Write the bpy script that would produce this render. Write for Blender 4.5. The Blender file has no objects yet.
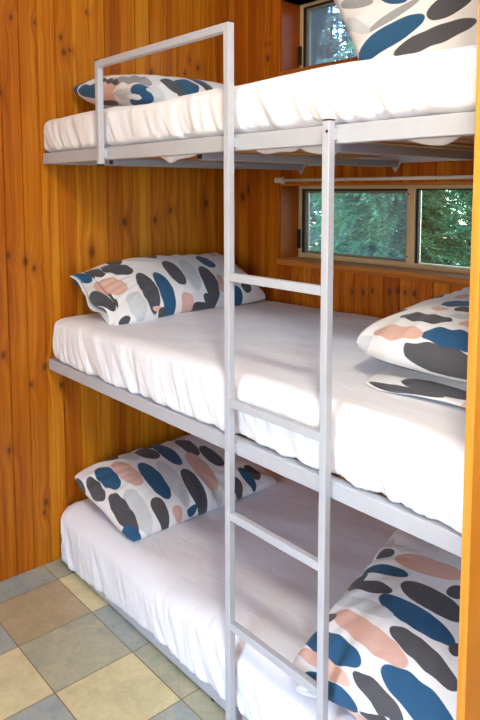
import bpy, bmesh, math, random
import numpy as np
from mathutils import Vector, Matrix, Euler
random.seed(7)
S = bpy.context.scene
COL = S.collection
W = 0.975            # depth of the bunks: room-side plane of the back wall
PI = math.pi

# ------------------------------------------------------------------ helpers
def lin(c):
    return tuple((x/12.92 if x <= .04045 else ((x+.055)/1.055)**2.4) for x in c)
def rgb(r, g, b):
    return lin((r/255, g/255, b/255)) + (1,)

def link(name, me, mat=None, parent=None):
    o = bpy.data.objects.new(name, me)
    COL.objects.link(o)
    if mat is not None:
        for m in (mat if isinstance(mat, (list, tuple)) else [mat]):
            me.materials.append(m)
    if parent is not None:
        o.parent = parent
    return o

def obj(name, bm, mat=None, parent=None, smooth=False, bevel=0):
    if bevel:
        bmesh.ops.bevel(bm, geom=list(bm.edges), offset=bevel, segments=2, affect='EDGES', profile=.5)
    bmesh.ops.recalc_face_normals(bm, faces=bm.faces)
    me = bpy.data.meshes.new(name)
    bm.to_mesh(me); bm.free()
    if smooth:
        me.polygons.foreach_set('use_smooth', [True]*len(me.polygons))
    return link(name, me, mat, parent)

def np_obj(name, verts, faces, mat, parent=None, smooth=True, uvs=None):
    me = bpy.data.meshes.new(name)
    me.from_pydata([tuple(map(float, v)) for v in verts], [], [tuple(map(int, f)) for f in faces])
    if smooth:
        me.polygons.foreach_set('use_smooth', [True]*len(me.polygons))
    if uvs is not None:
        uvl = me.uv_layers.new(name='UVMap')
        idx = np.empty(len(me.loops), dtype=np.int32)
        me.loops.foreach_get('vertex_index', idx)
        uvl.data.foreach_set('uv', uvs[idx].astype(np.float32).ravel())
    me.update()
    return link(name, me, mat, parent)

def bx(bm, x0, x1, y0, y1, z0, z1):
    m = Matrix.Translation(((x0+x1)/2, (y0+y1)/2, (z0+z1)/2)) @ Matrix.Diagonal((x1-x0, y1-y0, z1-z0, 1))
    return bmesh.ops.create_cube(bm, size=1, matrix=m)['verts']

def box(name, x0, x1, y0, y1, z0, z1, mat, parent=None, bevel=0):
    bm = bmesh.new(); bx(bm, x0, x1, y0, y1, z0, z1)
    return obj(name, bm, mat, parent, bevel=bevel)

def cyl(bm, p0, p1, r0, r1=None, seg=20, caps=True):
    p0 = Vector(p0); p1 = Vector(p1); d = p1-p0
    q = d.to_track_quat('Z', 'Y').to_matrix().to_4x4()
    m = Matrix.Translation((p0+p1)/2) @ q
    return bmesh.ops.create_cone(bm, cap_ends=caps, segments=seg, radius1=r0, radius2=r0 if r1 is None else r1, depth=d.length, matrix=m)

def empty(name, loc=(0, 0, 0)):
    o = bpy.data.objects.new(name, None); COL.objects.link(o); o.location = loc
    o.empty_display_size = .1
    return o

def tag(o, label=None, cat=None, group=None, kind=None):
    if label: o['label'] = label
    if cat: o['category'] = cat
    if group: o['group'] = group
    if kind: o['kind'] = kind
    return o
def struct(o):
    o['kind'] = 'structure'; return o

def keep(o, parent):           # parent while staying where it was built (world coordinates)
    o.parent = parent
    o.matrix_parent_inverse = Matrix.Translation(parent.location).inverted()
    return o

# ------------------------------------------------------------------ node helpers
class NT:
    def __init__(s, name, rough=.6):
        s.mat = bpy.data.materials.new(name); s.mat.use_nodes = True
        s.t = s.mat.node_tree; s.n = s.t.nodes; s.l = s.t.links
        s.b = s.n['Principled BSDF']; s.b.inputs['Roughness'].default_value = rough
    def new(s, typ, **kw):
        nd = s.n.new(typ)
        for k, v in kw.items(): setattr(nd, k, v)
        return nd
    def put(s, sock, v):
        if isinstance(v, bpy.types.NodeSocket): s.l.new(v, sock)
        else: sock.default_value = v
    def math(s, op, a, b=None, c=None, clamp=False):
        nd = s.new('ShaderNodeMath', operation=op); nd.use_clamp = clamp
        s.put(nd.inputs[0], a)
        if b is not None: s.put(nd.inputs[1], b)
        if c is not None: s.put(nd.inputs[2], c)
        return nd.outputs[0]
    def vmath(s, op, a, b=None):
        nd = s.new('ShaderNodeVectorMath', operation=op)
        s.put(nd.inputs[0], a)
        if b is not None: s.put(nd.inputs[1], b)
        return nd.outputs['Value'] if op in ('LENGTH', 'DISTANCE', 'DOT_PRODUCT') else nd.outputs['Vector']
    def mix(s, f, a, b):
        nd = s.new('ShaderNodeMix', data_type='RGBA')
        s.put(nd.inputs[0], f); s.put(nd.inputs[6], a); s.put(nd.inputs[7], b)
        return nd.outputs[2]
    def noise(s, vec, scale, detail=3, rough=.5, dist=0, dims='3D'):
        nd = s.new('ShaderNodeTexNoise', noise_dimensions=dims)
        if vec is not None: s.l.new(vec, nd.inputs['Vector'])
        nd.inputs['Scale'].default_value = scale; nd.inputs['Detail'].default_value = detail
        nd.inputs['Roughness'].default_value = rough; nd.inputs['Distortion'].default_value = dist
        return nd
    def ramp(s, f, stops):
        nd = s.new('ShaderNodeValToRGB'); s.l.new(f, nd.inputs[0]); e = nd.color_ramp.elements
        while len(e) < len(stops): e.new(.5)
        for k, (p, c) in enumerate(stops): e[k].position = p; e[k].color = c
        return nd.outputs[0]
    def smooth(s, v, a, b):
        nd = s.new('ShaderNodeMapRange', interpolation_type='SMOOTHSTEP')
        s.put(nd.inputs[0], v); nd.inputs[1].default_value = a; nd.inputs[2].default_value = b
        nd.inputs[3].default_value = 0; nd.inputs[4].default_value = 1
        return nd.outputs[0]
    def obj(s): return s.new('ShaderNodeTexCoord').outputs['Object']
    def col(s, c): s.put(s.b.inputs['Base Color'], c)
    def bump(s, h, strength=.3, dist=.002):
        nd = s.new('ShaderNodeBump'); nd.inputs['Strength'].default_value = strength
        nd.inputs['Distance'].default_value = dist; s.l.new(h, nd.inputs['Height'])
        s.l.new(nd.outputs[0], s.b.inputs['Normal'])

def plain(name, c, rough=.5, metal=0, var=.06, scale=18, bump=.0):
    t = NT(name, rough); t.b.inputs['Metallic'].default_value = metal
    nz = t.noise(t.obj(), scale, 4)
    d = tuple(max(0, x*(1-var)) for x in c[:3])+(1,); l = tuple(min(1, x*(1+var)) for x in c[:3])+(1,)
    t.col(t.ramp(nz.outputs[0], [(.3, d), (.7, l)]))
    if bump: t.bump(nz.outputs[0], bump, .001)
    return t.mat

# pine board material. axis: world axis across the boards; knots = [(across, z, radius)]
PITCH = .072
def pine(name, axis=1, pitch=PITCH, knots=(), off=0., along=2, base=((192, 114, 20), (160, 84, 10), (212, 140, 34)), rough=.38):
    t = NT(name, rough)
    co = t.obj(); sp = t.new('ShaderNodeSeparateXYZ'); t.l.new(co, sp.inputs[0])
    a = sp.outputs[axis]; z = sp.outputs[along]
    idx = t.math('FLOOR', t.math('DIVIDE', t.math('SUBTRACT', a, off), pitch))
    wn = t.new('ShaderNodeTexWhiteNoise', noise_dimensions='1D'); t.l.new(idx, wn.inputs['W'])
    # knots: centre darkness and grain deflection
    warp = t.noise(co, 6, 2)
    aw = t.math('ADD', a, t.math('MULTIPLY', t.math('SUBTRACT', warp.outputs[0], .5), .010))
    kd = None
    for (ka, kz, kr) in knots:
        cb = t.new('ShaderNodeCombineXYZ')
        t.l.new(t.math('MULTIPLY', t.math('SUBTRACT', aw, ka), 1/kr), cb.inputs[0])
        t.l.new(t.math('MULTIPLY', t.math('SUBTRACT', z, kz), .62/kr), cb.inputs[1])
        ln = t.vmath('LENGTH', cb.outputs[0])
        kd = ln if kd is None else t.math('MINIMUM', kd, ln)
    # coordinates stretched along the board, shifted per board
    cb = t.new('ShaderNodeCombineXYZ')
    t.l.new(t.math('MULTIPLY', aw, 1.0), cb.inputs[0])
    if kd is not None:
        defl = t.math('MULTIPLY', t.math('POWER', 2.718, t.math('MULTIPLY', t.math('POWER', kd, 2.), -.12)), .02)
        t.l.new(t.math('ADD', aw, defl), cb.inputs[0])
    t.l.new(t.math('MULTIPLY', z, .022), cb.inputs[1])
    t.l.new(t.math('MULTIPLY', wn.outputs[0], 40.), cb.inputs[2])
    g = t.noise(cb.outputs[0], 85, 4, .55, .1)
    g2 = t.noise(cb.outputs[0], 16, 3, .5, .15)
    c = t.ramp(t.math('ADD', t.math('MULTIPLY', g.outputs[0], .55), t.math('MULTIPLY', g2.outputs[0], .45)),
               [(.36, rgb(*base[1])), (.5, rgb(*base[0])), (.64, rgb(*base[2]))])
    # per-board tint
    tint = t.ramp(wn.outputs[0], [(0, (.72, .58, .42, 1)), (.5, (.95, .91, .84, 1)), (1, (1.02, 1.12, 1.15, 1))])
    m = t.new('ShaderNodeMix', data_type='RGBA', blend_type='MULTIPLY'); m.inputs[0].default_value = 1
    t.l.new(c, m.inputs[6]); t.l.new(tint, m.inputs[7]); c = m.outputs[2]
    if kd is not None:
        halo = t.math('SUBTRACT', 1, t.smooth(kd, .5, 2.6))
        c = t.mix(t.math('MULTIPLY', halo, .4), c, rgb(140, 72, 26))
        core = t.math('SUBTRACT', 1, t.smooth(kd, .2, 1.0))
        c = t.mix(t.math('MULTIPLY', core, .8), c, rgb(78, 36, 18))
    t.col(c)
    t.bump(g.outputs[0], .12, .001)
    t.b.inputs['Coat Weight'].default_value = .0; t.b.inputs['Specular IOR Level'].default_value = .28
    return t.mat

# ------------------------------------------------------------------ materials
KW = [(-.102,2.13,.010),(-.011,2.127,.009),(.093,2.088,.011),(.104,2.033,.014),(.13,2.044,.009),(.206,2.201,.010),(-.152,1.856,.011),
      (-.141,1.258,.013),(-.076,1.231,.017),(-.042,1.201,.012),(.208,1.248,.022),(.365,1.366,.017),(.517,1.37,.014),
      (-.173,.882,.016),(-.067,.749,.012),(-.008,.81,.016),(.058,.721,.013),(-.023,.258,.014),(-.032,.219,.010),(.084,.211,.012),
      (-.162,.509,.013),(.509,2.003,.013),(.757,2.05,.012),(.684,2.019,.009),(.712,2.079,.008),(.60,1.41,.014),(.80,1.44,.018)]
KB = [(.229,2.088,.013),(.22,2.15,.008),(.243,2.15,.007),(.06,1.468,.024),(.10,1.50,.02),(.331,1.43,.008),(.73,1.091,.010),(.785,1.094,.014),(.829,1.107,.012),
      (.91,1.112,.014),(.947,1.12,.013),(.983,1.117,.010),(1.022,1.118,.012),(1.1,1.10,.012),(.42,1.10,.010),(.52,1.07,.012),(.62,1.12,.010)]
M = {}
M['pine_left'] = pine('pine_boards_end_wall', 1, knots=KW, off=-.004)
M['pine_back'] = pine('pine_boards_back_wall', 0, knots=KB, off=.02, base=((182, 96, 14), (150, 70, 8), (200, 122, 26)))
M['pine_trim_x'] = pine('pine_trim_lengthwise', 2, pitch=.5, along=0, base=((190, 112, 48), (160, 84, 32), (206, 136, 66)))
M['pine_trim_z'] = pine('pine_trim_upright', 0, pitch=.5, base=((206, 134, 46), (190, 116, 34), (216, 148, 60)))
M['slat'] = pine('bed_slat_timber', 0, pitch=.06, along=1, base=((196, 138, 82), (170, 108, 58), (214, 160, 104)))
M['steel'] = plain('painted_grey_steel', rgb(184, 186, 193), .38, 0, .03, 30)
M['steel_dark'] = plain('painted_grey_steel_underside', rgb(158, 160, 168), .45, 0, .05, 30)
M['black'] = plain('black_plastic', rgb(26, 26, 28), .5, 0, .1)
M['alu'] = plain('champagne_window_aluminium', rgb(216, 194, 150), .42, .15, .03, 20)
M['alu_grey'] = plain('inner_sash_aluminium', rgb(150, 146, 136), .4, .3, .04)
M['white_plastic'] = plain('white_plastic', rgb(225, 222, 216), .4, 0, .03)
M['ceiling'] = plain('ceiling_paint', rgb(232, 230, 226), .8, 0, .03, 4)
M['wall_paint'] = plain('off_white_wall_paint', rgb(226, 226, 226), .8, 0, .03, 4)  # off-white so the unseen walls bounce neutral light
M['bark'] = plain('bark', rgb(66, 62, 50), .9, 0, .3, 25, .4)
M['grass'] = plain('grass_ground', rgb(80, 108, 50), .9, 0, .3, 3)

# sheet cotton
def cloth(name, c, sc=1.0):
    t = NT(name, .85)
    co = t.obj()
    mp = t.new('ShaderNodeMapping'); t.l.new(co, mp.inputs[0]); mp.inputs['Rotation'].default_value = (0, 0, .55)
    mp.inputs['Scale'].default_value = (1, 2.2, 1.2)
    n1 = t.noise(mp.outputs[0], 7*sc, 4, .55, 1.2)
    n2 = t.noise(mp.outputs[0], 26*sc, 3, .6, 1.5)
    h = t.math('ADD', t.math('MULTIPLY', n1.outputs[0], 1.), t.math('MULTIPLY', n2.outputs[0], .16))
    t.bump(h, .3, .009)
    t.col(c)
    t.b.inputs['Sheen Weight'].default_value = .1
    return t.mat
M['sheet'] = cloth('white_cotton_sheet', rgb(240, 241, 246))

# floor tiles
def tile_mat(name, c1, c2, c3):
    t = NT(name, .42)
    co = t.obj()
    n1 = t.noise(co, 9, 5, .65, .6); n2 = t.noise(co, 60, 4, .7)
    f = t.math('ADD', t.math('MULTIPLY', n1.outputs[0], .65), t.math('MULTIPLY', n2.outputs[0], .35))
    t.col(t.ramp(f, [(.36, rgb(*c2)), (.5, rgb(*c1)), (.64, rgb(*c3))]))
    t.bump(n2.outputs[0], .2, .001)
    return t.mat
M['tile_blue'] = tile_mat('slate_blue_vinyl_tile', (162, 172, 168), (142, 156, 162), (182, 184, 166))
M['tile_sage'] = tile_mat('sage_grey_vinyl_tile', (176, 176, 150), (158, 162, 144), (194, 190, 158))
M['tile_yellow'] = tile_mat('pale_yellow_vinyl_tile', (216, 206, 160), (200, 192, 150), (228, 218, 172))
M['tile_tan'] = tile_mat('tan_vinyl_tile', (176, 160, 128), (164, 150, 124), (190, 174, 140))
M['grout'] = plain('tile_joint', rgb(140, 122, 96), .7, 0, .1)

# glass
def glass(name, tint=(1, 1, 1, 1), haze=0.0):
    t = NT(name)
    tr = t.new('ShaderNodeBsdfTransparent'); tr.inputs[0].default_value = tint
    gl = t.new('ShaderNodeBsdfGlossy'); gl.inputs['Roughness'].default_value = .03
    fr = t.new('ShaderNodeFresnel'); fr.inputs[0].default_value = 1.45
    mx = t.new('ShaderNodeMixShader'); t.l.new(fr.outputs[0], mx.inputs[0]); t.l.new(tr.outputs[0], mx.inputs[1]); t.l.new(gl.outputs[0], mx.inputs[2])
    out = mx.outputs[0]
    if haze:
        df = t.new('ShaderNodeBsdfDiffuse'); df.inputs[0].default_value = rgb(205, 215, 222)
        tl = t.new('ShaderNodeBsdfTranslucent'); tl.inputs[0].default_value = rgb(205, 215, 222)
        ad = t.new('ShaderNodeMixShader'); ad.inputs[0].default_value = .5; t.l.new(df.outputs[0], ad.inputs[1]); t.l.new(tl.outputs[0], ad.inputs[2])
        nz = t.noise(t.obj(), 40, 4, .7)
        m2 = t.new('ShaderNodeMixShader'); t.l.new(t.math('MULTIPLY', nz.outputs[0], haze*2), m2.inputs[0])
        t.l.new(out, m2.inputs[1]); t.l.new(ad.outputs[0], m2.inputs[2]); out = m2.outputs[0]
    t.l.new(out, t.n['Material Output'].inputs[0])
    return t.mat
M['glass'] = glass('clear_glass', (.95, .98, .97, 1))
M['glass_dusty'] = glass('dusty_glass', (.9, .96, .97, 1), .05)

# leaves
def leaf_mat(name, c1, c2, c3):
    t = NT(name, .6)
    nz = t.noise(t.obj(), 45, 3, .7)
    c = t.ramp(nz.outputs[0], [(.32, rgb(*c1)), (.5, rgb(*c2)), (.68, rgb(*c3))])
    t.col(c)
    tl = t.new('ShaderNodeBsdfTranslucent'); t.l.new(c, tl.inputs[0])
    mx = t.new('ShaderNodeMixShader'); mx.inputs[0].default_value = .4
    t.l.new(t.b.outputs[0], mx.inputs[1]); t.l.new(tl.outputs[0], mx.inputs[2]); t.l.new(mx.outputs[0], t.n['Material Output'].inputs[0])
    return t.mat
M['leaf_a'] = leaf_mat('conifer_needles_fresh', (22, 62, 38), (64, 122, 78), (140, 190, 150))
M['leaf_b'] = leaf_mat('conifer_needles_bluish', (30, 60, 58), (80, 116, 114), (160, 190, 192))

# ------------------------------------------------------------------ room
def grooved(x0, x1, z0, z1, pitch, off, gw=.0036, gd=.006):
    """list of (across, depth) profile points between x0 and x1"""
    pts = [(x0, 0)]
    k = math.ceil((x0-off)/pitch)
    while off+k*pitch < x1-gw:
        c = off+k*pitch
        if c > x0+gw: pts += [(c-gw, 0), (c-gw*.25, gd), (c+gw*.25, gd), (c+gw, 0)]
        k += 1
    pts.append((x1, 0))
    return pts

def panel(bm, u0, u1, z0, z1, plane, off, thick=.012, pitch=PITCH):
    """plane: function (u, depth, z) -> xyz"""
    pr = grooved(u0, u1, z0, z1, pitch, off)
    lo = [bm.verts.new(plane(u, d, z0)) for u, d in pr]; hi = [bm.verts.new(plane(u, d, z1)) for u, d in pr]
    for i in range(len(pr)-1): bm.faces.new((lo[i], lo[i+1], hi[i+1], hi[i]))
    b = [bm.verts.new(plane(u, thick, z)) for u, z in ((u0, z0), (u1, z0), (u1, z1), (u0, z1))]
    bm.faces.new(b[::-1])
    bm.faces.new(lo[::-1]+[b[0], b[1]]) if False else None
    bm.faces.new((b[0], b[3], hi[0], lo[0])); bm.faces.new((b[1], lo[-1], hi[-1], b[2]))
    bm.faces.new([b[0]]+lo+[b[1]]); bm.faces.new([b[3], b[2]]+hi[::-1])

RX = 3.4; RY = -2.2; CZ = 2.6
# end wall (left)
bm = bmesh.new(); panel(bm, RY, W, 0, CZ, lambda u, d, z: (-d, u, z), -.004, .06)
struct(obj('wall_left', bm, M['pine_left']))
# back wall with two window openings
WX0, WX1 = .313, 1.50
ZL0, ZL1 = 1.196, 1.519
ZU0, ZU1 = 2.015, 2.318
bp = lambda u, d, z: (u, W+d, z)
bm = bmesh.new()
panel(bm, 0, WX0, 0, CZ, bp, .02, .14); panel(bm, WX1, RX, 0, CZ, bp, .02, .14)
panel(bm, WX0, WX1, 0, ZL0-.028, bp, .02, .14); panel(bm, WX0, WX1, ZL1, ZU0-.02, bp, .02, .14); panel(bm, WX0, WX1, ZU1, CZ, bp, .02, .14)
struct(obj('wall_back', bm, M['pine_back']))
# other walls, ceiling
bm = bmesh.new(); panel(bm, RY, W, 0, CZ, lambda u, d, z: (RX+d, u, z), .0, .06)
struct(obj('wall_right', bm, M['wall_paint']))
DX0, DX1, DZ = 1.45, 2.05, 2.0
bm = bmesh.new(); fp = lambda u, d, z: (u, RY-d, z)
panel(bm, 0, DX0, 0, CZ, fp, .02, .1); panel(bm, DX1, RX, 0, CZ, fp, .02, .1); panel(bm, DX0, DX1, DZ, CZ, fp, .02, .1)
struct(obj('wall_front', bm, M['wall_paint']))
struct(box('ceiling', 0, RX, RY, W, CZ, CZ+.05, M['ceiling']))
# panel end of the bunk alcove
bm = bmesh.new(); bx(bm, 1.867, 1.883, -.12, W, 0, CZ)
struct(obj('wall_partition', bm, M['pine_trim_z'], bevel=.001))
# door in front wall (behind the camera): added open doorway with frame, sized to admit sky light
dr = struct(empty('door_1', ((DX0+DX1)/2, RY, 0)))
bm = bmesh.new(); bx(bm, DX0, DX0+.04, RY-.1, RY+.01, 0, DZ); bx(bm, DX1-.04, DX1, RY-.1, RY+.01, 0, DZ); bx(bm, DX0+.04, DX1-.04, RY-.1, RY+.01, DZ-.04, DZ)
keep(obj('door_frame', bm, M['pine_trim_z']), dr)

# floor tiles
mats = [M['grout'], M['tile_blue'], M['tile_sage'], M['tile_yellow'], M['tile_tan']]
bm = bmesh.new()
vs = [bm.verts.new(v) for v in ((0, RY, 0), (RX, RY, 0), (RX, W, 0), (0, W, 0))]
bm.faces.new(vs).material_index = 0
vb = [bm.verts.new(v) for v in ((0, RY, -.06), (RX, RY, -.06), (RX, W, -.06), (0, W, -.06))]
bm.faces.new(vb[::-1])
for i in range(4): bm.faces.new((vs[i], vb[i], vb[(i+1) % 4], vs[(i+1) % 4]))
TP = .27; g = .0018
random.seed(3)
# rows by y: row 0 from -.04 to .23, row -1 from -.31 to -.04, ...
pat = {(0, 0): 3, (1, 0): 1, (2, 0): 2, (3, 0): 2, (4, 0): 1, (-1, 0): 2,
       (-1, -1): 1, (0, -1): 4, (1, -1): 2, (2, -1): 3, (3, -1): 1, (4, -1): 4,
       (-1, -2): 2, (0, -2): 1, (1, -2): 3, (2, -2): 1, (3, -2): 4}
for i in range(-1, 13):
    for j in range(-8, 4):
        x0 = .128+i*TP; y0 = -.04+j*TP
        a0, a1, b0, b1 = max(0, x0+g), min(RX, x0+TP-g), max(RY, y0+g), min(W, y0+TP-g)
        if a1-a0 < .005 or b1-b0 < .005: continue
        k = pat.get((i, j), random.choice((1, 2, 3, 4)))
        q = [bm.verts.new((x, y, .0012)) for x, y in ((a0, b0), (a1, b0), (a1, b1), (a0, b1))]
        bm.faces.new(q).material_index = k
me = bpy.data.meshes.new('floor'); bm.to_mesh(me); bm.free()
struct(link('floor', me, mats))

# window reveals and sills
YO = W+.124
def reveal(n, z0, z1):
    bm = bmesh.new()
    bx(bm, WX0-.001, WX0+.006, W-.001, YO, z0, z1)
    bx(bm, WX1-.006, WX1, W-.001, YO, z0, z1)
    struct(obj('trim_%d' % n, bm, M['pine_back']))
    bm = bmesh.new(); bx(bm, WX0+.006, WX1-.006, W-.001, YO, z1-.008, z1)
    struct(obj('trim_%d' % (n+1), bm, M['pine_trim_x']))
reveal(1, ZL0, ZL1+.008); reveal(3, ZU0, ZU1+.008)
def sill(n, z):
    struct(box('trim_%d' % n, WX0-.006, WX1+.01, W-.014, YO+.01, z-.026, z, M['pine_trim_x'], bevel=.003))
sill(5, ZL0); sill(6, ZU0)

def window(n, z0, z1):
    w = struct(empty('window_%d' % n, ((WX0+WX1)/2, YO, z0)))
    x0, x1 = WX0+.006, WX1-.006
    z1 += .001
    f = .020; y0, y1 = YO-.012, YO+.03
    xm = .917
    bm = bmesh.new()
    for a in ((x0, x0+f, z0, z1), (x1-f, x1, z0, z1), (x0+f, x1-f, z1-f*.75, z1), (x0+f, x1-f, z0, z0+f)):
        bx(bm, a[0], a[1], y0, y1, a[2], a[3])
    bx(bm, xm-.010, xm+.026, y0-.004, y1, z0+f, z1-f*.75)
    bx(bm, x0+f*.6, x1-f, y0-.007, y0, z0+f*.45, z0+f*.6)
    keep(obj('window_frame', bm, M['alu'], bevel=.0015), w)
    # left sliding sash
    a0, a1, c0, c1 = x0+f+.012, xm-.012, z0+f+.001, z1-f*.75-.008
    bm = bmesh.new(); s = .014
    bx(bm, a0, a0+s*1.3, y0+.008, y0+.022, c0, c1); bx(bm, a1-s*.6, a1, y0+.008, y0+.022, c0, c1)
    bx(bm, a0+s, a1-s*.6, y0+.008, y0+.022, c0, c0+s*.7); bx(bm, a0+s, a1-s*.6, y0+.008, y0+.022, c1-s*.7, c1)
    keep(obj('sliding_sash', bm, M['alu_grey'], bevel=.001), w)
    bm = bmesh.new()
    bx(bm, x0+f-.001, a0+.001, y0+.002, y0+.02, z0+f, z1-f*.75); bx(bm, x0+f, xm-.010, y0+.002, y0+.022, c1, z1-f*.75)
    bx(bm, xm+.026, xm+.037, y0+.004, y0+.02, z0+f, z1-f*.75); bx(bm, xm+.037, x1-f, y0+.006, y0+.02, z1-f*.75-.006, z1-f*.75)
    keep(obj('rubber_gasket', bm, M['black']), w)
    bm = bmesh.new(); bx(bm, a0+s, a1-s*.6, y0+.0135, y0+.0165, c0+s*.7, c1-s*.7)
    keep(obj('pane', bm, M['glass_dusty']), w)
    bm = bmesh.new(); bx(bm, xm+.037, x1-f, y0+.0135, y0+.0165, z0+f, z1-f*.75-.006)
    keep(obj('pane', bm, M['glass']), w)
    h = (z1-z0)
    keep(box('latch', x0+.004, x0+.016, y0-.014, y0, z0+.04, z0+.04+h*.27, M['black'], bevel=.002), w)
    bm = bmesh.new()
    for zz in (z0+.045, z1-.035): cyl(bm, (xm-.004, y0-.006, zz), (xm-.004, y0-.003, zz), .003, seg=10)
    keep(obj('screw', bm, M['black']), w)
window(1, ZL0, ZL1); window(2, ZU0, ZU1)

# curtain rods
def rod(z, label):
    r = tag(empty('curtain_rod', (.90, W-.035, z)), label, 'curtain rod', None)
    bm = bmesh.new(); cyl(bm, (.335, W-.035, z), (1.52, W-.035, z), .0065, seg=16)
    keep(obj('rod', bm, M['white_plastic'], smooth=True), r)
    for s, x in ((1, .335), (-1, 1.52)):
        bm = bmesh.new()
        cyl(bm, (x-.012*s, W-.035, z), (x+.022*s, W-.035, z), .012, .010, seg=18)
        cyl(bm, (x-.004*s, W-.04, z), (x-.004*s, W-.001, z), .008, seg=14)
        cyl(bm, (x-.004*s, W-.006, z), (x-.004*s, W-.0005, z), .016, seg=18)
        b = keep(obj('bracket', bm, M['white_plastic']), r)
        bm = bmesh.new()
        cyl(bm, (x+.006*s, W-.0490, z), (x+.006*s, W-.044, z), .0025, seg=8)
        k = obj('screw', bm, M['black']); k.parent = b
rod(1.543, 'slim white curtain rod on end brackets just above the lower window, below the top bunk')
rod(2.365, 'white curtain rod whose end bracket shows above the upper window')

# ------------------------------------------------------------------ bunk frame
XL, XR = .015, 1.858
BB = tag(empty('bunk_bed', (XL, 0, 0)), 'grey steel triple bunk bed frame with ladder and guard rail against pine walls', 'bunk bed')
def part(name, bm, mat, parent=None, bevel=0, smooth=False):
    o = obj(name, bm, mat, bevel=bevel, smooth=smooth)
    root = parent or BB
    if root is BB: keep(o, BB)
    else: o.parent = root; o.matrix_parent_inverse = root.matrix_basis.inverted()
    return o
def sub(name, bm, mat, parent, bevel=0, smooth=False):   # parent part holds world coordinates itself
    o = obj(name, bm, mat, bevel=bevel, smooth=smooth)
    o.parent = parent
    return o
YB = W-.006
def bed_frame(zt, h=.041, bars=(.475, .955, 1.45), end_tips=True):
    zb = zt-h; t = .028
    bm = bmesh.new()
    bx(bm, XL, XR, 0, t, zb, zt); bx(bm, XL, XR, YB-t, YB, zb, zt)
    bx(bm, XL, XL+t, t, YB-t, zb, zt); bx(bm, XR-t, XR, t, YB-t, zb, zt)
    f = part('bed_frame', bm, M['steel'], bevel=.0022)
    # slats across the width, let into the frame
    x = XL+.05
    while x < XR-.09:
        bm = bmesh.new(); bx(bm, x, x+.062, t, YB-t, zt-.018, zt-.004)
        sub('slat', bm, M['slat'], f, bevel=.002); x += .094
    for xc in bars:
        bm = bmesh.new()
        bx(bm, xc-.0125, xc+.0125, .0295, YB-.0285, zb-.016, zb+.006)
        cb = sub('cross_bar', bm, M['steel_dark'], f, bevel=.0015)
        if xc < 1.2: bm = bmesh.new(); bx(bm, xc-.0105, xc+.0105, .0285, .0300, zb-.014, zb+.004); sub('bar_end_cap', bm, M['black'], f)
        # gusset at the back rail
        bm = bmesh.new()
        v = [bm.verts.new(p) for p in ((xc-.024, YB-.034, zb-.001), (xc+.024, YB-.034, zb-.001), (xc, YB-.034, zb-.036),
                                       (xc-.024, YB-.030, zb-.001), (xc+.024, YB-.030, zb-.001), (xc, YB-.030, zb-.036))]
        bm.faces.new(v[:3]); bm.faces.new(v[3:][::-1])
        for i in range(3): bm.faces.new((v[i], v[(i+1) % 3], v[3+(i+1) % 3], v[3+i]))
        sub('gusset_plate', bm, M['steel'], f)
    return f
f_top = bed_frame(1.641)
f_mid = bed_frame(.842)
# low base frame of the bottom bunk
bm = bmesh.new(); h0 = .012
bx(bm, XL+.02, XR, .022, .045, h0, .05); bx(bm, XL+.02, XR, YB-.03, YB, h0, .05); bx(bm, XL+.02, XL+.05, .045, YB-.03, h0, .05); bx(bm, XR-.03, XR, .045, YB-.03, h0, .05)
f_low = part('bed_frame', bm, M['steel'], bevel=.002)
x = XL+.06
while x < XR-.09:
    bm = bmesh.new(); bx(bm, x, x+.062, .045, YB-.03, .032, .046); sub('slat', bm, M['slat'], f_low, bevel=.002); x += .094
for xx in (.12, 1.0, 1.75):
    for yy in (.037, YB-.015):
        bm = bmesh.new(); cyl(bm, (xx, yy, .0013), (xx, yy, h0+.001), .012, seg=14); sub('foot', bm, M['black'], f_low)

# ladder
yl0, yl1 = -.0295, -.0095
P1, P2, G, GT = 1.138, 1.470, .489, 1.914
bm = bmesh.new(); bx(bm, P1-.010, P1+.010, yl0, yl1, .016, GT); bx(bm, P2-.010, P2+.010, yl0, yl1, .016, 1.648)
lad = part('ladder', bm, M['steel'], bevel=.002)
for z in (1.279, .948, .6415, .334):
    bm = bmesh.new(); bx(bm, P1+.0099, P2-.0099, yl0+.001, yl1-.001, z-.0105, z+.0105)
    sub('rung', bm, M['steel'], lad, bevel=.002)
for px_, z in ((P1, GT), (P2, 1.648)):
    bm = bmesh.new(); bx(bm, px_-.010, px_+.010, yl0, yl1, z, z+.003); sub('post_cap', bm, M['black'], lad, bevel=.001)
for px_ in (P1, P2):
    bm = bmesh.new(); bx(bm, px_-.014, px_+.014, yl0-.002, yl1+.002, .0012, .016); sub('post_foot', bm, M['black'], lad, bevel=.002)
    for z in (1.62, .822):
        bm = bmesh.new(); bx(bm, px_-.008, px_+.008, yl1-.0005, .0005, z-.012, z+.012); sub('mounting_lug', bm, M['steel'], lad)
bm = bmesh.new(); cyl(bm, (P2+.004, yl0-.0008, 1.625), (P2+.004, yl0+.001, 1.625), .0035, seg=10)
sub('screw', bm, M['black'], lad)
bm = bmesh.new()
bx(bm, G-.010, G+.010, yl0, yl1, 1.585, GT); bx(bm, G+.0099, P1-.0099, yl0, yl1, GT-.021, GT)
bx(bm, G-.008, G+.008, yl1-.0005, .0005, 1.605, 1.635)
gr = part('guard_rail', bm, M['steel'], bevel=.0018)
bm = bmesh.new(); bx(bm, G-.010, G+.010, yl0, yl1, GT, GT+.003); sub('post_cap', bm, M['black'], gr)
bm = bmesh.new(); bx(bm, G-.009, G+.009, yl0+.001, yl1-.001, 1.580, 1.585); sub('post_cap', bm, M['black'], gr)

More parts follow.
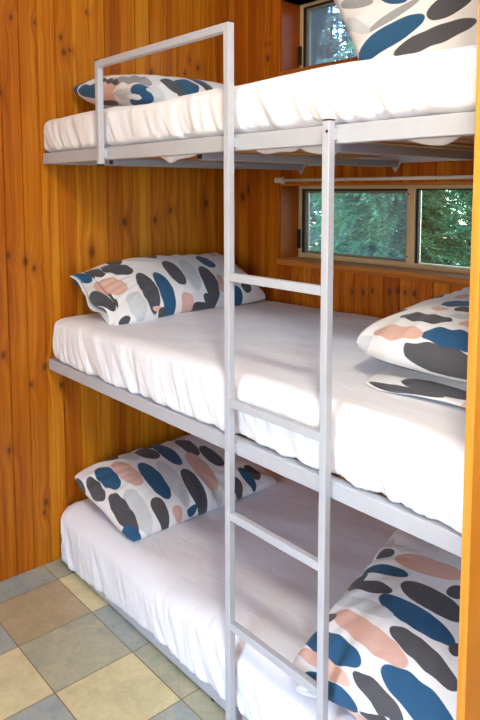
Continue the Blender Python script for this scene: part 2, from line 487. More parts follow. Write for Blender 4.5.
# ------------------------------------------------------------------ mattresses
def fbm(p, seed, octs=4, base=1.0, gain=.5, n=6):
    """smooth pseudo noise: warped sums of random sines. p: (N,3)"""
    rs = np.random.RandomState(seed); out = np.zeros(len(p)); amp = 1.; fr = base; tot = 0
    for o in range(octs):
        q = p + .35/fr*np.sin(p[:, [1, 2, 0]]*fr*1.7+rs.rand(3)*6.28)
        s = np.zeros(len(p))
        for k in range(n):
            d = rs.normal(size=3); d /= np.linalg.norm(d)
            s += np.sin((q@d)*fr*(1+.5*rs.rand())+rs.rand()*6.28)
        out += amp*s/math.sqrt(n); tot += amp; amp *= gain; fr *= 2.03
    return out/tot

def rounded_box(nx, ny, nz, a, b, c, r, rt, rb):
    """verts of a closed grid box surface with rounded edges; returns verts, normals, faces"""
    idx = {}; V = []; F = []
    def key(i, j, k):
        if (i, j, k) not in idx:
            idx[(i, j, k)] = len(V); V.append((i/nx*2-1, j/ny*2-1, k/nz*2-1))
        return idx[(i, j, k)]
    for i in range(nx):
        for j in range(ny):
            F.append((key(i, j, nz), key(i+1, j, nz), key(i+1, j+1, nz), key(i, j+1, nz)))
            F.append((key(i, j, 0), key(i, j+1, 0), key(i+1, j+1, 0), key(i+1, j, 0)))
    for i in range(nx):
        for k in range(nz):
            F.append((key(i, 0, k), key(i+1, 0, k), key(i+1, 0, k+1), key(i, 0, k+1)))
            F.append((key(i, ny, k), key(i, ny, k+1), key(i+1, ny, k+1), key(i+1, ny, k)))
    for j in range(ny):
        for k in range(nz):
            F.append((key(0, j, k), key(0, j, k+1), key(0, j+1, k+1), key(0, j+1, k)))
            F.append((key(nx, j, k), key(nx, j+1, k), key(nx, j+1, k+1), key(nx, j, k+1)))
    P = np.array(V)
    q = P*np.array([a, b, c])
    inner = np.clip(q, -np.array([a-r, b-r, c-rb]), np.array([a-r, b-r, c-rt]))
    d = q-inner
    rad = np.stack([np.full(len(q), r), np.full(len(q), r), np.where(q[:, 2] > 0, rt, rb)], 1)
    n = d/rad; n /= np.maximum(np.linalg.norm(n, axis=1, keepdims=True), 1e-9)
    pos = inner+n*rad
    return pos, n, F

def mattress(x0, x1, y0, y1, z0, z1, r, seed, gather, label, amp=1.0, crown=.006, lift=None, rt=None):
    a, b, c = (x1-x0)/2, (y1-y0)/2, (z1-z0)/2
    pos, n, F = rounded_box(310, 112, 22, a, b, c, r, rt or r*.65, .018)
    cen = np.array([(x0+x1)/2, (y0+y1)/2, (z0+z1)/2])
    w = pos+cen
    side = np.sqrt(np.clip(1-n[:, 2]**2, 0, 1))
    up = np.clip(n[:, 2], 0, 1)
    s = np.where(np.abs(n[:, 0]) > np.abs(n[:, 1]), w[:, 1], w[:, 0])     # run along the side
    zz = (w[:, 2]-z0)/(z1-z0)
    # gathers run down the side, leaning as they go
    p1 = np.stack([s+.45*(zz-.5)*(z1-z0), zz*(z1-z0)*.22, np.zeros(len(s))], 1)
    r1 = 1-np.abs(fbm(p1, seed, 2, gather*.62))*1.5; r2 = 1-np.abs(fbm(p1+3, seed+1, 2, gather*1.35))*1.5
    lo = np.clip(1.2-zz*.9, 0, 1); mask = np.clip(.55+.6*fbm(w, seed+9, 2, 4.5), .1, 1.3)
    d = side*amp*lo*mask*(.0115*np.clip(r1, -.5, 1)**1+.0045*np.clip(r2, -.5, 1))-side*.006*amp
    d += side*amp*.006*fbm(w, seed+3, 2, 6)
    # belly of the side
    d += side*.008*np.sin(PI*np.clip(zz, 0, 1))
    # top: long shallow creases running diagonally
    cs, sn = math.cos(.5), math.sin(.5)
    tp = np.stack([(w[:, 0]*cs+w[:, 1]*sn)*.45, -w[:, 0]*sn+w[:, 1]*cs, w[:, 2]*0], 1)
    cre = fbm(tp, seed+7, 3, 13)
    d += up*amp*(.0050*cre+.0040*fbm(w, seed+8, 2, 5))
    w = w+n*d[:, None]
    w[:, 2] += up*crown*(1-((w[:, 0]-cen[0])/a)**2)*(1-((w[:, 1]-cen[1])/b)**2)*1.0
    if lift is not None: w = lift(w, n, zz)
    w[:, 2] = np.maximum(w[:, 2], z0 if lift is None else .008)
    w[:, 1] = np.minimum(w[:, 1], W-.004); w[:, 0] = np.clip(w[:, 0], .004, XR+.006)
    w[:, 1] = np.where(w[:, 1] < -.002, -.002-.0058*np.tanh((-.002-w[:, 1])/.0058), w[:, 1])
    base = np.array([(x0+x1)/2, (y0+y1)/2, z0])
    root = tag(empty('mattress', tuple(base)), label, 'mattress', 'mattresses on the three bunks')
    o = np_obj('fitted_sheet', w-base, F, M['sheet'], root)
    return root

m_top = mattress(.004, 1.862, .004, .965, 1.6425, 1.770, .035, 11, 62, 'white sheeted mattress on the top bunk beside the guard rail')
m_mid = mattress(.02, 1.862, .006, .965, .8425, 1.010, .045, 23, 66, 'white sheeted mattress on the middle bunk level with the lower window')
def droop(w, n, zz):      # the low mattress sags over its base frame towards the end wall
    k = np.clip((.85-w[:, 0])/.6, 0, 1); k = k*k*(3-2*k)
    m = np.clip((.45-zz)/.45, 0, 1)*(w[:, 1] < .03)
    w[:, 2] -= .040*k*m
    return w
m_low = mattress(.008, 1.862, .006, .965, .0525, .252, .085, 37, 70, 'white sheeted mattress on the lowest bunk just above the tiled floor', lift=droop, rt=.055)
# loose sheet tucked under the top mattress, sagging between rail and slats
def tuck(root, spots, z):
    for k, (xa, xb, yc, hh) in enumerate(spots):
        u = np.linspace(0, 1, 40); v = np.linspace(0, 1, 12); Vv = []; Ff = []
        for sgn in (0, 1):
            for i, uu in enumerate(u):
                for j, vv in enumerate(v):
                    prof = math.sin(PI*uu)**.8*math.sin(PI*vv)**.8
                    zz = z-hh*prof*(1+.22*math.sin(uu*7+k)+.04*math.sin(uu*15+vv*4)) if sgn == 0 else z+.001
                    Vv.append((xa+(xb-xa)*uu, yc+(vv-.5)*.05+.006*math.sin(uu*9+k), zz))
            for i in range(39):
                for j in range(11):
                    a_ = sgn*480+i*12+j; q = (a_, a_+1, a_+13, a_+12); Ff.append(q if sgn else q[::-1])
        Vv = np.array(Vv)-np.array(root.location)
        np_obj('sheet_tuck', Vv, Ff, M['sheet'], root)
tuck(m_top, [(.70, .90, .062, .03), (1.13, 1.32, .064, .026), (1.28, 1.43, .085, .034), (1.58, 1.76, .06, .024)], 1.614)

# ------------------------------------------------------------------ pillows
PC = {'n': rgb(24, 78, 116), 'c': rgb(72, 72, 78), 'p': rgb(214, 172, 158), 'g': rgb(204, 208, 210), 'w': rgb(232, 231, 232), 'm': rgb(152, 153, 157)}
def pillow_mat(name, ells):
    """ells: (u, v, half_u, half_v, angle, colour key) in metres on the pillow's face"""
    t = NT(name, .82)
    uv = t.new('ShaderNodeUVMap'); uv.uv_map = 'UVMap'
    nz = t.noise(uv.outputs[0], 9, 1)
    off = t.vmath('SCALE', t.vmath('SUBTRACT', nz.outputs['Color'], (.5, .5, .5))); off.node.inputs['Scale'].default_value = .003
    co = t.vmath('ADD', uv.outputs[0], off)
    c = PC['w']
    for (u, v, hu, hv, an, k) in ells:
        mp = t.new('ShaderNodeMapping', vector_type='TEXTURE'); t.l.new(co, mp.inputs[0])
        mp.inputs['Location'].default_value = (u, v, 0); mp.inputs['Rotation'].default_value = (0, 0, an)
        mp.inputs['Scale'].default_value = (max(hu, .004), max(hv, .004), 1)
        s2 = t.new('ShaderNodeSeparateXYZ'); t.l.new(mp.outputs[0], s2.inputs[0])
        e = t.math('ADD', t.math('POWER', t.math('ABSOLUTE', s2.outputs[0]), 2.3), t.math('POWER', t.math('ABSOLUTE', s2.outputs[1]), 2.1))
        f = t.math('SUBTRACT', 1, t.smooth(e, .95, 1.05))
        c = t.mix(f, c, PC[k])
    t.col(c)
    wv = t.noise(t.obj(), 16, 4, .55, .8)
    t.bump(wv.outputs[0], .45, .008)
    t.b.inputs['Sheen Weight'].default_value = .1
    return t.mat

def default_ells(seed, rows=5, cols=8):
    rs = random.Random(seed); out = []; keys = 'ncpgcnpgc'
    for j in range(-cols//2, cols//2+1):
        for i in range(-2, 3):
            out.append(((i+(j % 2)*.5)*.165, j*.088, .062+rs.random()*.014, .031+rs.random()*.006, rs.uniform(-.15, .15), keys[(i*3+j*2+seed) % 9]))
    return out

def pillow(name, label, loc, rot, a, b, th, ells, seed, puff=.5, bend=0., curl=None, group='patterned pillows on the bunks', hem=None, under=.75, pinch=.07, droop=0., lift=0., wrap=False):
    """a: half width (local x), b: half length (local y), th: half thickness"""
    nx, ny = 60, 90
    u = np.linspace(-1, 1, nx+1); v = np.linspace(-1, 1, ny+1)
    U, V = np.meshgrid(u, v, indexing='ij')
    # outline: corners stand out, sides draw in
    X = a*U*(1-pinch*(1-V**2)*np.abs(U)**2+.0*V)
    Y = b*V*(1-pinch*.8*(1-U**2)*np.abs(V)**2)
    kc = 1-.07*np.abs(U*V)**5; X = X*kc; Y = Y*kc
    Hh = ((1-np.abs(U)**2.6)*(1-np.abs(V)**3.2))
    Hh = np.clip(Hh, 0, 1)**puff
    edge = np.clip(1-Hh, 0, 1)
    P0 = np.stack([X.ravel(), Y.ravel(), np.zeros(X.size)], 1)
    big = fbm(P0, seed, 2, 7).reshape(X.shape)
    wr = fbm(P0*np.array([1, .7, 1]), seed+1, 3, 30).reshape(X.shape)
    ang = np.arctan2(V, U)
    rad = np.sin(ang*26+3*fbm(P0, seed+4, 2, 9).reshape(X.shape))
    top = th*Hh*(1+.08*big)+.0022*wr*np.minimum(1, Hh*3)+.0035*min(1, th/.07)**2*rad*(Hh*(1-Hh)*4)
    bot = -th*under*Hh*(1+.05*big)
    Zmid = .010*fbm(P0, seed+6, 2, 12).reshape(X.shape)*edge+bend*(V**2)*b-droop*np.clip(-V-.35, 0, 1)**1.6*(1-.5*(U+1)/2)+lift*np.clip(-U-.3, 0, 1)**1.5
    def tf(Zs):
        Q = np.stack([X, Y, Zs], -1).reshape(-1, 3)
        if curl is not None: Q = curl(Q, U.ravel(), V.ravel())
        return Q
    A = tf(top+Zmid); B = tf(bot+Zmid)
    N = (nx+1)*(ny+1)
    bord = (np.abs(U) == 1) | (np.abs(V) == 1); bord = bord.ravel()
    mapB = np.arange(N)+N; mapB[bord] = np.arange(N)[bord]
    F = []
    for i in range(nx):
        for j in range(ny):
            q = [i*(ny+1)+j, (i+1)*(ny+1)+j, (i+1)*(ny+1)+j+1, i*(ny+1)+j+1]
            F.append(q); F.append([mapB[k] for k in q[::-1]])
    allv = np.concatenate([A, B]); uvs = np.stack([a*U.ravel(), b*V.ravel()], 1)
    uvb = uvs*np.array([1, -1])-np.array([0, 2*b]) if wrap else uvs; uvs = np.concatenate([uvs, uvb])
    used = np.unique(np.array(F)); rm = -np.ones(2*N, int); rm[used] = np.arange(len(used))
    F = rm[np.array(F)]; allv = allv[used]; uvs = uvs[used]
    mat = pillow_mat(name+'_fabric_%d' % seed, ells)
    o = np_obj('pillow', allv, F, mat, None, True, uvs)
    o.location = loc; o.rotation_euler = rot
    tag(o, label, 'pillow', group)
    if hem:       # open end of the pillowcase: a flattened, wavy cloth sleeve past the stuffing
        s, ln, wdt = hem
        n_, m_ = 80, 8; Vh = []; Fh = []; uh = []
        for i in range(n_):
            t_ = 2*PI*i/n_; cx, cz = math.cos(t_), math.sin(t_)
            for sh in (0, 1):
                for j in range(m_+1):
                    w_ = j/m_; ex = wdt*a*(1+.03*w_)
                    flat = .020*(1-.2*w_)-.0035*sh
                    wav = .008*w_*math.sin(cx*9+seed)
                    Vh.append((ex*cx*(1-.01*sh), s*(b*.86+ln*w_+.012*math.sin(cx*5+1)*w_), flat*cz+wav-.012*w_+.0))
                    uh.append((ex*cx, s*(b*.86+ln*w_)+(0.4 if cz < 0 else 0)))
        R = 2*(m_+1)
        for i in range(n_):
            i2 = (i+1) % n_
            for j in range(m_):
                p, q = i*R+j, i2*R+j
                Fh.append((p, q, q+1, p+1)); p2, q2 = p+m_+1, q+m_+1; Fh.append((p2, p2+1, q2+1, q2))
            p, q = i*R+m_, i2*R+m_; Fh.append((p, q, q+m_+1, p+m_+1))
            p, q = i*R, i2*R; Fh.append((p, p+m_+1, q+m_+1, q))
        Vh = np.array(Vh)
        h = np_obj('pillowcase_opening', Vh, Fh, mat, o, True, np.array(uh))
    return o

#ELLB#
ELL = {
 'ML': [(-0.083, -0.261, 0.066, 0.038, 0.64, 'c'), (-0.11, -0.337, 0.041, 0.023, 0.28, 'c'), (-0.003, -0.329, 0.063, 0.04, 0.53, 'p'), (0.052, -0.378, 0.061, 0.027, 0.14, 'c'), (0.128, -0.288, 0.061, 0.036, 0.03, 'g'), (0.08, -0.212, 0.101, 0.034, -0.11, 'c'), (0.114, -0.147, 0.12, 0.032, -0.12, 'n'), (0.013, -0.049, 0.085, 0.034, -0.09, 'c'), (0.031, 0.022, 0.105, 0.034, -0.24, 'g'), (0.089, 0.089, 0.103, 0.038, -0.25, 'c'), (-0.05, 0.169, 0.052, 0.036, 0.19, 'n'), (0.168, -0.066, 0.035, 0.03, -0.06, 'p'), (0.17, 0.038, 0.025, 0.017, 0.55, 'c'), (0.183, -0.006, 0.035, 0.008, 1.56, 'c'), (0.098, 0.145, 0.051, 0.017, -0.39, 'p'), (0.166, 0.199, 0.041, 0.033, 0.24, 'n'), (0.136, 0.274, 0.026, 0.034, 0.6, 'c'), (0.169, -0.211, 0.02, 0.008, 1.24, 'p'), (0.179, -0.191, 0.016, 0.008, 1.57, 'c'), (0.172, -0.361, 0.029, 0.015, 1.77, 'c'), (-0.185, -0.405, 0.075, 0.034, 0.0, 'n'), (-0.185, -0.235, 0.075, 0.034, 0.0, 'c'), (-0.185, -0.065, 0.075, 0.034, 0.0, 'c'), (-0.185, 0.105, 0.075, 0.034, 0.0, 'g'), (-0.185, 0.275, 0.075, 0.034, 0.0, 'g'), (-0.125, -0.395, 0.06, 0.028, 0.5, 'n')],
 'BL': [(-0.08, -0.354, 0.073, 0.021, -0.1, 'c'), (-0.16, -0.378, 0.047, 0.009, -0.06, 'c'), (-0.089, -0.295, 0.084, 0.034, -0.03, 'n'), (-0.054, -0.226, 0.098, 0.036, 0.05, 'p'), (-0.145, -0.155, 0.045, 0.031, 0.28, 'g'), (-0.131, -0.081, 0.065, 0.038, 0.23, 'c'), (0.041, -0.157, 0.117, 0.036, -0.06, 'n'), (0.134, -0.289, 0.108, 0.037, -0.09, 'g'), (0.108, -0.34, 0.115, 0.03, -0.05, 'c'), (0.185, -0.218, 0.064, 0.029, -0.09, 'c'), (-0.096, -0.006, 0.111, 0.034, -0.05, 'n'), (0.083, -0.094, 0.134, 0.034, -0.12, 'g'), (-0.102, 0.106, 0.089, 0.034, -0.1, 'c'), (0.15, -0.034, 0.108, 0.035, -0.13, 'c'), (0.074, 0.055, 0.126, 0.038, -0.14, 'p'), (0.012, 0.154, 0.08, 0.035, -0.06, 'c'), (0.214, 0.04, 0.026, 0.022, 0.17, 'g'), (0.218, -0.157, 0.023, 0.02, 0.02, 'p'), (0.227, -0.092, 0.025, 0.011, 1.71, 'n'), (0.203, 0.146, 0.043, 0.023, -0.15, 'c'), (0.183, 0.218, 0.056, 0.025, 0.1, 'n'), (0.165, 0.263, 0.044, 0.031, 0.03, 'c'), (-0.24, -0.21, 0.075, 0.034, 0.0, 'c'), (-0.24, -0.04, 0.075, 0.034, 0.0, 'c'), (-0.24, 0.13, 0.075, 0.034, 0.0, 'g'), (-0.24, 0.3, 0.075, 0.034, 0.0, 'g'), (0.215, -0.365, 0.055, 0.03, 0.1, 'n')],
 'MR': [(0.032, -0.344, 0.085, 0.027, -0.01, 'n'), (0.024, -0.382, 0.107, 0.013, -0.02, 'c'), (-0.121, -0.348, 0.072, 0.023, 0.0, 'p'), (-0.088, -0.273, 0.08, 0.025, -0.13, 'c'), (-0.09, -0.202, 0.027, 0.014, -0.14, 'p'), (-0.071, -0.146, 0.043, 0.032, 0.14, 'n'), (-0.026, -0.189, 0.027, 0.022, 0.2, 'c'), (0.039, -0.285, 0.03, 0.015, -0.19, 'p'), (0.002, -0.241, 0.037, 0.017, 0.21, 'g'), (-0.108, -0.061, 0.02, 0.031, 0.37, 'p'), (-0.21, -0.379, 0.027, 0.014, 0.36, 'g'), (0.195, -0.3, 0.075, 0.034, 0.0, 'c'), (-0.255, -0.215, 0.075, 0.034, 0.0, 'c'), (0.105, -0.215, 0.075, 0.034, 0.0, 'c'), (0.015, -0.13, 0.075, 0.034, 0.0, 'n'), (0.195, -0.13, 0.075, 0.034, 0.0, 'g'), (-0.255, -0.045, 0.075, 0.034, 0.0, 'c'), (0.105, -0.045, 0.075, 0.034, 0.0, 'n'), (0.015, 0.04, 0.075, 0.034, 0.0, 'c'), (0.195, 0.04, 0.075, 0.034, 0.0, 'g'), (-0.255, 0.125, 0.075, 0.034, 0.0, 'g'), (-0.075, 0.125, 0.075, 0.034, 0.0, 'p'), (0.105, 0.125, 0.075, 0.034, 0.0, 'n'), (-0.165, 0.21, 0.075, 0.034, 0.0, 'n'), (0.015, 0.21, 0.075, 0.034, 0.0, 'c'), (0.195, 0.21, 0.075, 0.034, 0.0, 'p'), (-0.255, 0.295, 0.075, 0.034, 0.0, 'g'), (-0.075, 0.295, 0.075, 0.034, 0.0, 'c'), (0.105, 0.295, 0.075, 0.034, 0.0, 'c'), (-0.165, 0.38, 0.075, 0.034, 0.0, 'n'), (0.015, 0.38, 0.075, 0.034, 0.0, 'g'), (0.195, 0.38, 0.075, 0.034, 0.0, 'p'), (-0.13, -0.425, 0.12, 0.026, -0.05, 'c')],
 'MB': [(-0.017, -0.332, 0.101, 0.031, -0.08, 'c'), (0.14, -0.38, 0.075, 0.034, 0.0, 'p'), (0.14, -0.21, 0.075, 0.034, 0.0, 'c'), (0.05, -0.125, 0.075, 0.034, 0.0, 'n'), (0.14, -0.04, 0.075, 0.034, 0.0, 'n'), (0.05, 0.045, 0.075, 0.034, 0.0, 'c'), (-0.04, 0.13, 0.075, 0.034, 0.0, 'p'), (0.14, 0.13, 0.075, 0.034, 0.0, 'n'), (-0.13, 0.215, 0.075, 0.034, 0.0, 'n'), (0.05, 0.215, 0.075, 0.034, 0.0, 'c'), (-0.22, 0.3, 0.075, 0.034, 0.0, 'g'), (-0.04, 0.3, 0.075, 0.034, 0.0, 'c'), (0.14, 0.3, 0.075, 0.034, 0.0, 'c'), (-0.09, -0.366, 0.11, 0.013, -0.02, 'c')],
 'BR': [(-0.172, -0.333, 0.099, 0.031, -0.23, 'n'), (-0.099, -0.274, 0.14, 0.031, -0.35, 'p'), (0.076, -0.373, 0.102, 0.032, -0.28, 'n'), (-0.015, -0.397, 0.075, 0.017, -0.3, 'c'), (-0.178, -0.377, 0.095, 0.016, -0.23, 'p'), (-0.136, -0.414, 0.077, 0.011, -0.1, 'n'), (0.053, -0.278, 0.11, 0.027, -0.4, 'c'), (-0.006, -0.185, 0.121, 0.031, -0.31, 'n'), (0.009, -0.115, 0.1, 0.034, -0.31, 'c'), (-0.177, -0.118, 0.082, 0.022, -0.12, 'c'), (-0.167, -0.047, 0.084, 0.021, -0.11, 'n'), (-0.205, 0.029, 0.037, 0.02, -0.21, 'c'), (-0.051, 0.001, 0.105, 0.033, -0.08, 'p'), (0.055, -0.066, 0.024, 0.024, -0.18, 'c'), (-0.154, -0.19, 0.099, 0.022, -0.14, 'g'), (0.117, -0.23, 0.017, 0.018, -0.4, 'c'), (0.26, -0.42, 0.075, 0.034, 0.0, 'n'), (-0.28, -0.25, 0.075, 0.034, 0.0, 'c'), (0.26, -0.25, 0.075, 0.034, 0.0, 'c'), (-0.28, -0.08, 0.075, 0.034, 0.0, 'c'), (0.26, -0.08, 0.075, 0.034, 0.0, 'c'), (0.17, 0.005, 0.075, 0.034, 0.0, 'g'), (-0.28, 0.09, 0.075, 0.034, 0.0, 'g'), (0.26, 0.09, 0.075, 0.034, 0.0, 'g'), (0.17, 0.175, 0.075, 0.034, 0.0, 'p'), (0.08, 0.26, 0.075, 0.034, 0.0, 'c'), (0.26, 0.26, 0.075, 0.034, 0.0, 'g'), (-0.01, 0.345, 0.075, 0.034, 0.0, 'g'), (0.17, 0.345, 0.075, 0.034, 0.0, 'p')],
 'TR': [(0.102, -0.265, 0.119, 0.03, 1.84, 'n'), (0.139, -0.152, 0.116, 0.024, 1.74, 'c'), (0.056, -0.079, 0.071, 0.029, 1.97, 'c'), (0.044, -0.229, 0.091, 0.011, 1.87, 'm'), (-0.044, -0.31, 0.053, 0.019, 1.1, 'm'), (0.026, -0.342, 0.056, 0.018, 0.66, 'g'), (-0.01, -0.204, 0.038, 0.021, 1.12, 'n'), (-0.25, -0.37, 0.075, 0.034, 0.0, 'n'), (-0.16, -0.285, 0.075, 0.034, 0.0, 'p'), (-0.25, -0.2, 0.075, 0.034, 0.0, 'c'), (-0.16, -0.115, 0.075, 0.034, 0.0, 'p'), (-0.25, -0.03, 0.075, 0.034, 0.0, 'c'), (-0.07, -0.03, 0.075, 0.034, 0.0, 'p'), (-0.16, 0.055, 0.075, 0.034, 0.0, 'c'), (0.02, 0.055, 0.075, 0.034, 0.0, 'c'), (0.2, 0.055, 0.075, 0.034, 0.0, 'g'), (-0.25, 0.14, 0.075, 0.034, 0.0, 'g'), (-0.07, 0.14, 0.075, 0.034, 0.0, 'p'), (0.11, 0.14, 0.075, 0.034, 0.0, 'n'), (-0.16, 0.225, 0.075, 0.034, 0.0, 'n'), (0.02, 0.225, 0.075, 0.034, 0.0, 'c'), (0.2, 0.225, 0.075, 0.034, 0.0, 'p'), (-0.25, 0.31, 0.075, 0.034, 0.0, 'g'), (-0.07, 0.31, 0.075, 0.034, 0.0, 'c'), (0.11, 0.31, 0.075, 0.034, 0.0, 'c')],
 'TL': [(-0.061, -0.384, 0.107, 0.013, 0.0, 'n'), (0.034, -0.359, 0.069, 0.04, 0.16, 'p'), (0.118, -0.313, 0.085, 0.037, 0.29, 'm'), (0.148, -0.382, 0.084, 0.008, 0.13, 'g'), (0.22, -0.337, 0.046, 0.036, 0.73, 'n'), (0.236, -0.286, 0.038, 0.018, 1.03, 'g'), (0.205, -0.192, 0.052, 0.034, 0.94, 'c'), (0.204, -0.132, 0.047, 0.045, 0.55, 'n'), (0.192, -0.049, 0.054, 0.029, 0.16, 'c'), (0.005, -0.352, 0.086, 0.014, -0.13, 'c'), (-0.25, -0.385, 0.075, 0.034, 0.0, 'n'), (-0.16, -0.3, 0.075, 0.034, 0.0, 'p'), (-0.25, -0.215, 0.075, 0.034, 0.0, 'c'), (-0.07, -0.215, 0.075, 0.034, 0.0, 'g'), (-0.16, -0.13, 0.075, 0.034, 0.0, 'p'), (0.02, -0.13, 0.075, 0.034, 0.0, 'n'), (-0.25, -0.045, 0.075, 0.034, 0.0, 'c'), (-0.07, -0.045, 0.075, 0.034, 0.0, 'p'), (0.11, -0.045, 0.075, 0.034, 0.0, 'n'), (-0.16, 0.04, 0.075, 0.034, 0.0, 'c'), (0.02, 0.04, 0.075, 0.034, 0.0, 'c'), (-0.25, 0.125, 0.075, 0.034, 0.0, 'g'), (-0.07, 0.125, 0.075, 0.034, 0.0, 'p'), (0.11, 0.125, 0.075, 0.034, 0.0, 'n'), (-0.16, 0.21, 0.075, 0.034, 0.0, 'n'), (0.02, 0.21, 0.075, 0.034, 0.0, 'c'), (-0.25, 0.295, 0.075, 0.034, 0.0, 'g'), (-0.07, 0.295, 0.075, 0.034, 0.0, 'c'), (0.11, 0.295, 0.075, 0.034, 0.0, 'c'), (-0.16, 0.38, 0.075, 0.034, 0.0, 'n'), (0.02, 0.38, 0.075, 0.034, 0.0, 'g'), (0.2, 0.38, 0.075, 0.034, 0.0, 'p'), (-0.21, -0.36, 0.04, 0.03, 0.4, 'n')],
}
#ELLE#
def E_(k, seed): return ELL.get(k) or default_ells(seed)
def axes_rot(sx, ly):        # Euler from the directions of the short and the long side
    sx = Vector(sx).normalized(); ly = Vector(ly); ly = (ly-ly.dot(sx)*sx).normalized(); nz_ = sx.cross(ly)
    return Matrix((sx, ly, nz_)).transposed().to_euler()
# top bunk, at the end wall
pillow('pillow_tl', 'patterned pillow on the top bunk lying against the end wall behind the guard rail', (.28, .47, 1.850), (.0, math.radians(8), 0), .25, .385, .085, E_('TL', 1), 101, under=.85)
# top bunk, propped at the right
TRl = Vector((.80, .42, .10)).normalized(); TRs = Vector((.68, -.1, -.80)); TRs = (TRs-TRs.dot(TRl)*TRl).normalized()
pillow('pillow_tr', 'large patterned pillow propped up on the top bunk in front of the upper window', Vector((1.215, .33, 1.742))+.36*TRl-.24*TRs, Matrix((TRs, TRl, TRs.cross(TRl))).transposed().to_euler(), .25, .37, .085, E_('TR', 2), 102, under=.7, curl=lambda Q, U, V: np.stack([Q[:, 0], Q[:, 1]+.32*Q[:, 0], Q[:, 2]], 1))
# middle bunk, at the end wall
pillow('pillow_ml', 'plump patterned pillow on the middle bunk leaning on the end wall', (.193, .488, 1.106), (0, math.radians(30), math.radians(2)), .185, .405, .082, E_('ML', 3), 103, under=.5, droop=.10, hem=(-1, .055, .8))
# middle bunk, right: two in a stack
pillow('pillow_mr_low', 'flattened patterned pillow on the middle bunk, lower of the stack of two at the right', (1.605, .55, 1.033), (math.radians(1.5), 0, math.radians(2)), .22, .38, .024, E_('MB', 4), 104, pinch=.03, under=.6, wrap=True)
pillow('pillow_mr', 'plump patterned pillow on the middle bunk, upper of the stack of two at the right', (1.60, .575, 1.135), (math.radians(4), math.radians(-2), 0), .255, .385, .085, E_('MR', 5), 105, under=.9, puff=.4, pinch=.03, lift=.02, wrap=True)
# bottom bunk
pillow('pillow_bl', 'patterned pillow on the lowest bunk leaning on the end wall', (.278, .430, .318), (0, math.radians(13), 0), .24, .38, .075, E_('BL', 6), 106, under=.5, droop=.03)
pillow('pillow_br', 'patterned pillow on the lowest bunk at the right end behind the ladder', (1.53, .425, .375), (math.radians(9), math.radians(-4), math.radians(9)), .28, .42, .115, E_('BR', 7), 107, under=.7, hem=(-1, .04, .8))

# ------------------------------------------------------------------ outside
struct(box('ground', -9, 9, W+.6, 12, -.62, -.5, M['grass']))
def tree(name, loc, hgt, rad, seed, mat, label, nf=420):
    rs = np.random.RandomState(seed); V = []; F = []
    def spray(o, d, L, droop):
        d = d/np.linalg.norm(d); side = np.cross(d, [0, 0, 1.]); side /= np.linalg.norm(side)+1e-9
        upv = np.cross(side, d); n = int(L/.014)
        for i in range(n):
            t = i/n; p = o+d*L*t+np.array([0, 0, -droop*L*t*t]); ll = .075*(1-t*.75)+.02
            for s in (-1, 1):
                dd = side*s*.8+d*.6+upv*rs.uniform(-.3, .3); dd /= np.linalg.norm(dd); wd = upv*.2+d; wd /= np.linalg.norm(wd)
                k = len(V); q = p+dd*ll*.5
                V.extend([p, q+wd*.009, p+dd*ll+np.array([0, 0, -.012]), q-wd*.009]); F.append((k, k+1, k+2, k+3))
    for i in range(nf):
        h = rs.rand(); ang = rs.rand()*2*PI; rr = rad*(1-h*.72)
        o = np.array([math.cos(ang)*rr*rs.uniform(.35, .85), math.sin(ang)*rr*rs.uniform(.35, .85), .2+h*(hgt-.2)])
        d = np.array([math.cos(ang+rs.normal()*.4), math.sin(ang+rs.normal()*.4), rs.uniform(-.25, .45)])
        spray(o, d, rs.uniform(.22, .42), rs.uniform(.1, .5))
    r = tag(empty(name, loc), label, 'tree', 'conifers outside the windows')
    np_obj('foliage', np.array(V), F, mat, r, False)
    bm = bmesh.new(); cyl(bm, (0, 0, 0), (0, 0, hgt*.93), .05, .01, 12)
    for i in range(14):
        a_ = i*2.4; h = .3+i/14*(hgt-.8)
        cyl(bm, (0, 0, h), (math.cos(a_)*rad*.7, math.sin(a_)*rad*.7, h+.12), .016, .005, 6)
    t_ = obj('trunk', bm, M['bark']); t_.parent = r
    return r
tree('conifer_tree', (-.1, 2.9, -.5), 4.4, .95, 1, M['leaf_a'], 'bright green feathery conifer filling the right pane of the lower window', 1500)
tree('shrub', (.12, 2.05, -.5), 2.25, .55, 9, M['leaf_a'], 'bushy bright green shrub close outside the right pane of the lower window', 1000)
tree('conifer_tree', (-1.35, 3.2, -.5), 3.9, .95, 2, M['leaf_b'], 'bluish green conifer behind the middle of the left pane of the lower window', 1500)
tree('conifer_tree', (-2.5, 3.3, -.5), 3.9, 1.0, 3, M['leaf_b'], 'bluish green conifer at the left edge of the left pane of the lower window', 1500)
tree('conifer_tree', (1.5, 3.3, -.5), 4.2, 1.0, 6, M['leaf_b'], 'bluish green conifer right of the bright shrub, mostly hidden by the end panel', 1000)
tree('conifer_tree', (-1.0, 4.9, -.5), 4.0, 1.2, 4, M['leaf_a'], 'green conifer standing behind the nearest ones outside the lower window', 1500)
tree('conifer_tree', (-3.0, 5.2, -.5), 4.4, 1.3, 5, M['leaf_b'], 'pale conifer standing farthest back, seen against the sky through the upper window', 900)

# ------------------------------------------------------------------ light
w = bpy.data.worlds.new('world'); S.world = w; w.use_nodes = True
nt = w.node_tree; sky = nt.nodes.new('ShaderNodeTexSky'); sky.sky_type = 'NISHITA'; sky.sun_disc = False
sky.sun_elevation = math.radians(50); sky.sun_rotation = math.radians(200); sky.air_density = 1.2; sky.dust_density = .8; sky.ozone_density = 4.0
bg = nt.nodes['Background']; nt.links.new(sky.outputs[0], bg.inputs[0]); bg.inputs[1].default_value = 6.5

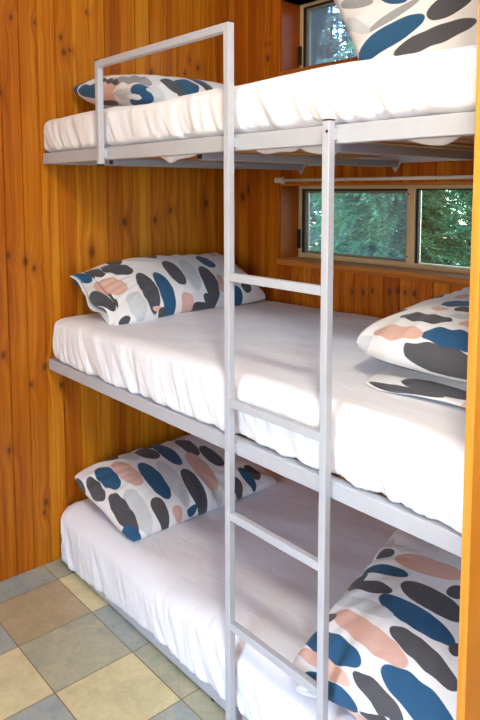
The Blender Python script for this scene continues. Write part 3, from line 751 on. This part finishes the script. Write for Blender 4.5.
def area(name, loc, rot, sx, sy, power, c):
    l = bpy.data.lights.new(name, 'AREA'); l.shape = 'RECTANGLE'; l.size = sx; l.size_y = sy; l.energy = power; l.color = c
    o = bpy.data.objects.new(name, l); COL.objects.link(o); o.location = loc; o.rotation_euler = rot
    return o
# daylight comes in from the sky through the added open doorway behind the camera
# unseen ceiling lamp, added to carry most of the light
cl = tag(empty('added_ceiling_light', (2.35, -.85, CZ)), 'unseen round white ceiling light, added as main light in front of the bunks', 'ceiling light')
bm = bmesh.new(); cyl(bm, (2.35, -.85, CZ-.03), (2.35, -.85, CZ-.0005), .15, .15, 40)
keep(obj('added_lamp_base', bm, M['white_plastic']), cl)
# made-up side window frame, added with an area lamp for bluish fill
sw = struct(empty('window_3', (RX, -1.3, .9)))
bm = bmesh.new()
for a_ in ((-1.95, -1.9, .85, 2.0), (-.7, -.65, .85, 2.0), (-1.9, -.7, .85, .9), (-1.9, -.7, 1.95, 2.0)): bx(bm, RX-.03, RX-.001, a_[0], a_[1], a_[2], a_[3])
keep(obj('window_frame', bm, M['alu']), sw)
area('added_side_fill', (RX-.012, -1.3, 1.42), (0, math.radians(90), 0), 1.0, 1.15, 32, (.38, .58, 1.0))  # added fill lamp, no window opening behind it
pl = bpy.data.lights.new('added_ceiling_lamp', 'POINT'); pl.energy = 172; pl.shadow_soft_size = .11; pl.color = (1.0, .93, .80)
po = bpy.data.objects.new('added_ceiling_lamp', pl); COL.objects.link(po); po.location = (2.35, -.85, CZ-.15)
sun = bpy.data.lights.new('sun', 'SUN'); sun.energy = 2.2; sun.angle = .02; sun.color = (1, .96, .9)
so = bpy.data.objects.new('sun', sun); COL.objects.link(so); so.rotation_euler = (math.radians(38), math.radians(18), 0); so.location = (0, -3, 6)

# ------------------------------------------------------------------ camera
cam = bpy.data.cameras.new('camera'); co = bpy.data.objects.new('camera', cam); COL.objects.link(co)
f_px, yaw, pitch, roll, py = 662.667, .8535, .0934, .0011, 252.3
cam.sensor_fit = 'VERTICAL'; cam.sensor_height = 36; cam.lens = f_px*36/720
cam.shift_y = (py-360)/720; cam.clip_start = .02
co.location = (2.4298, -1.1093, 1.5)
co.rotation_mode = 'XYZ'; co.rotation_euler = (PI/2-pitch, roll, yaw)
S.camera = co
S.view_settings.view_transform = 'Standard'; S.view_settings.look = 'None'; S.view_settings.gamma = 1
S.view_settings.use_curve_mapping = False; S.view_settings.exposure = -1.02
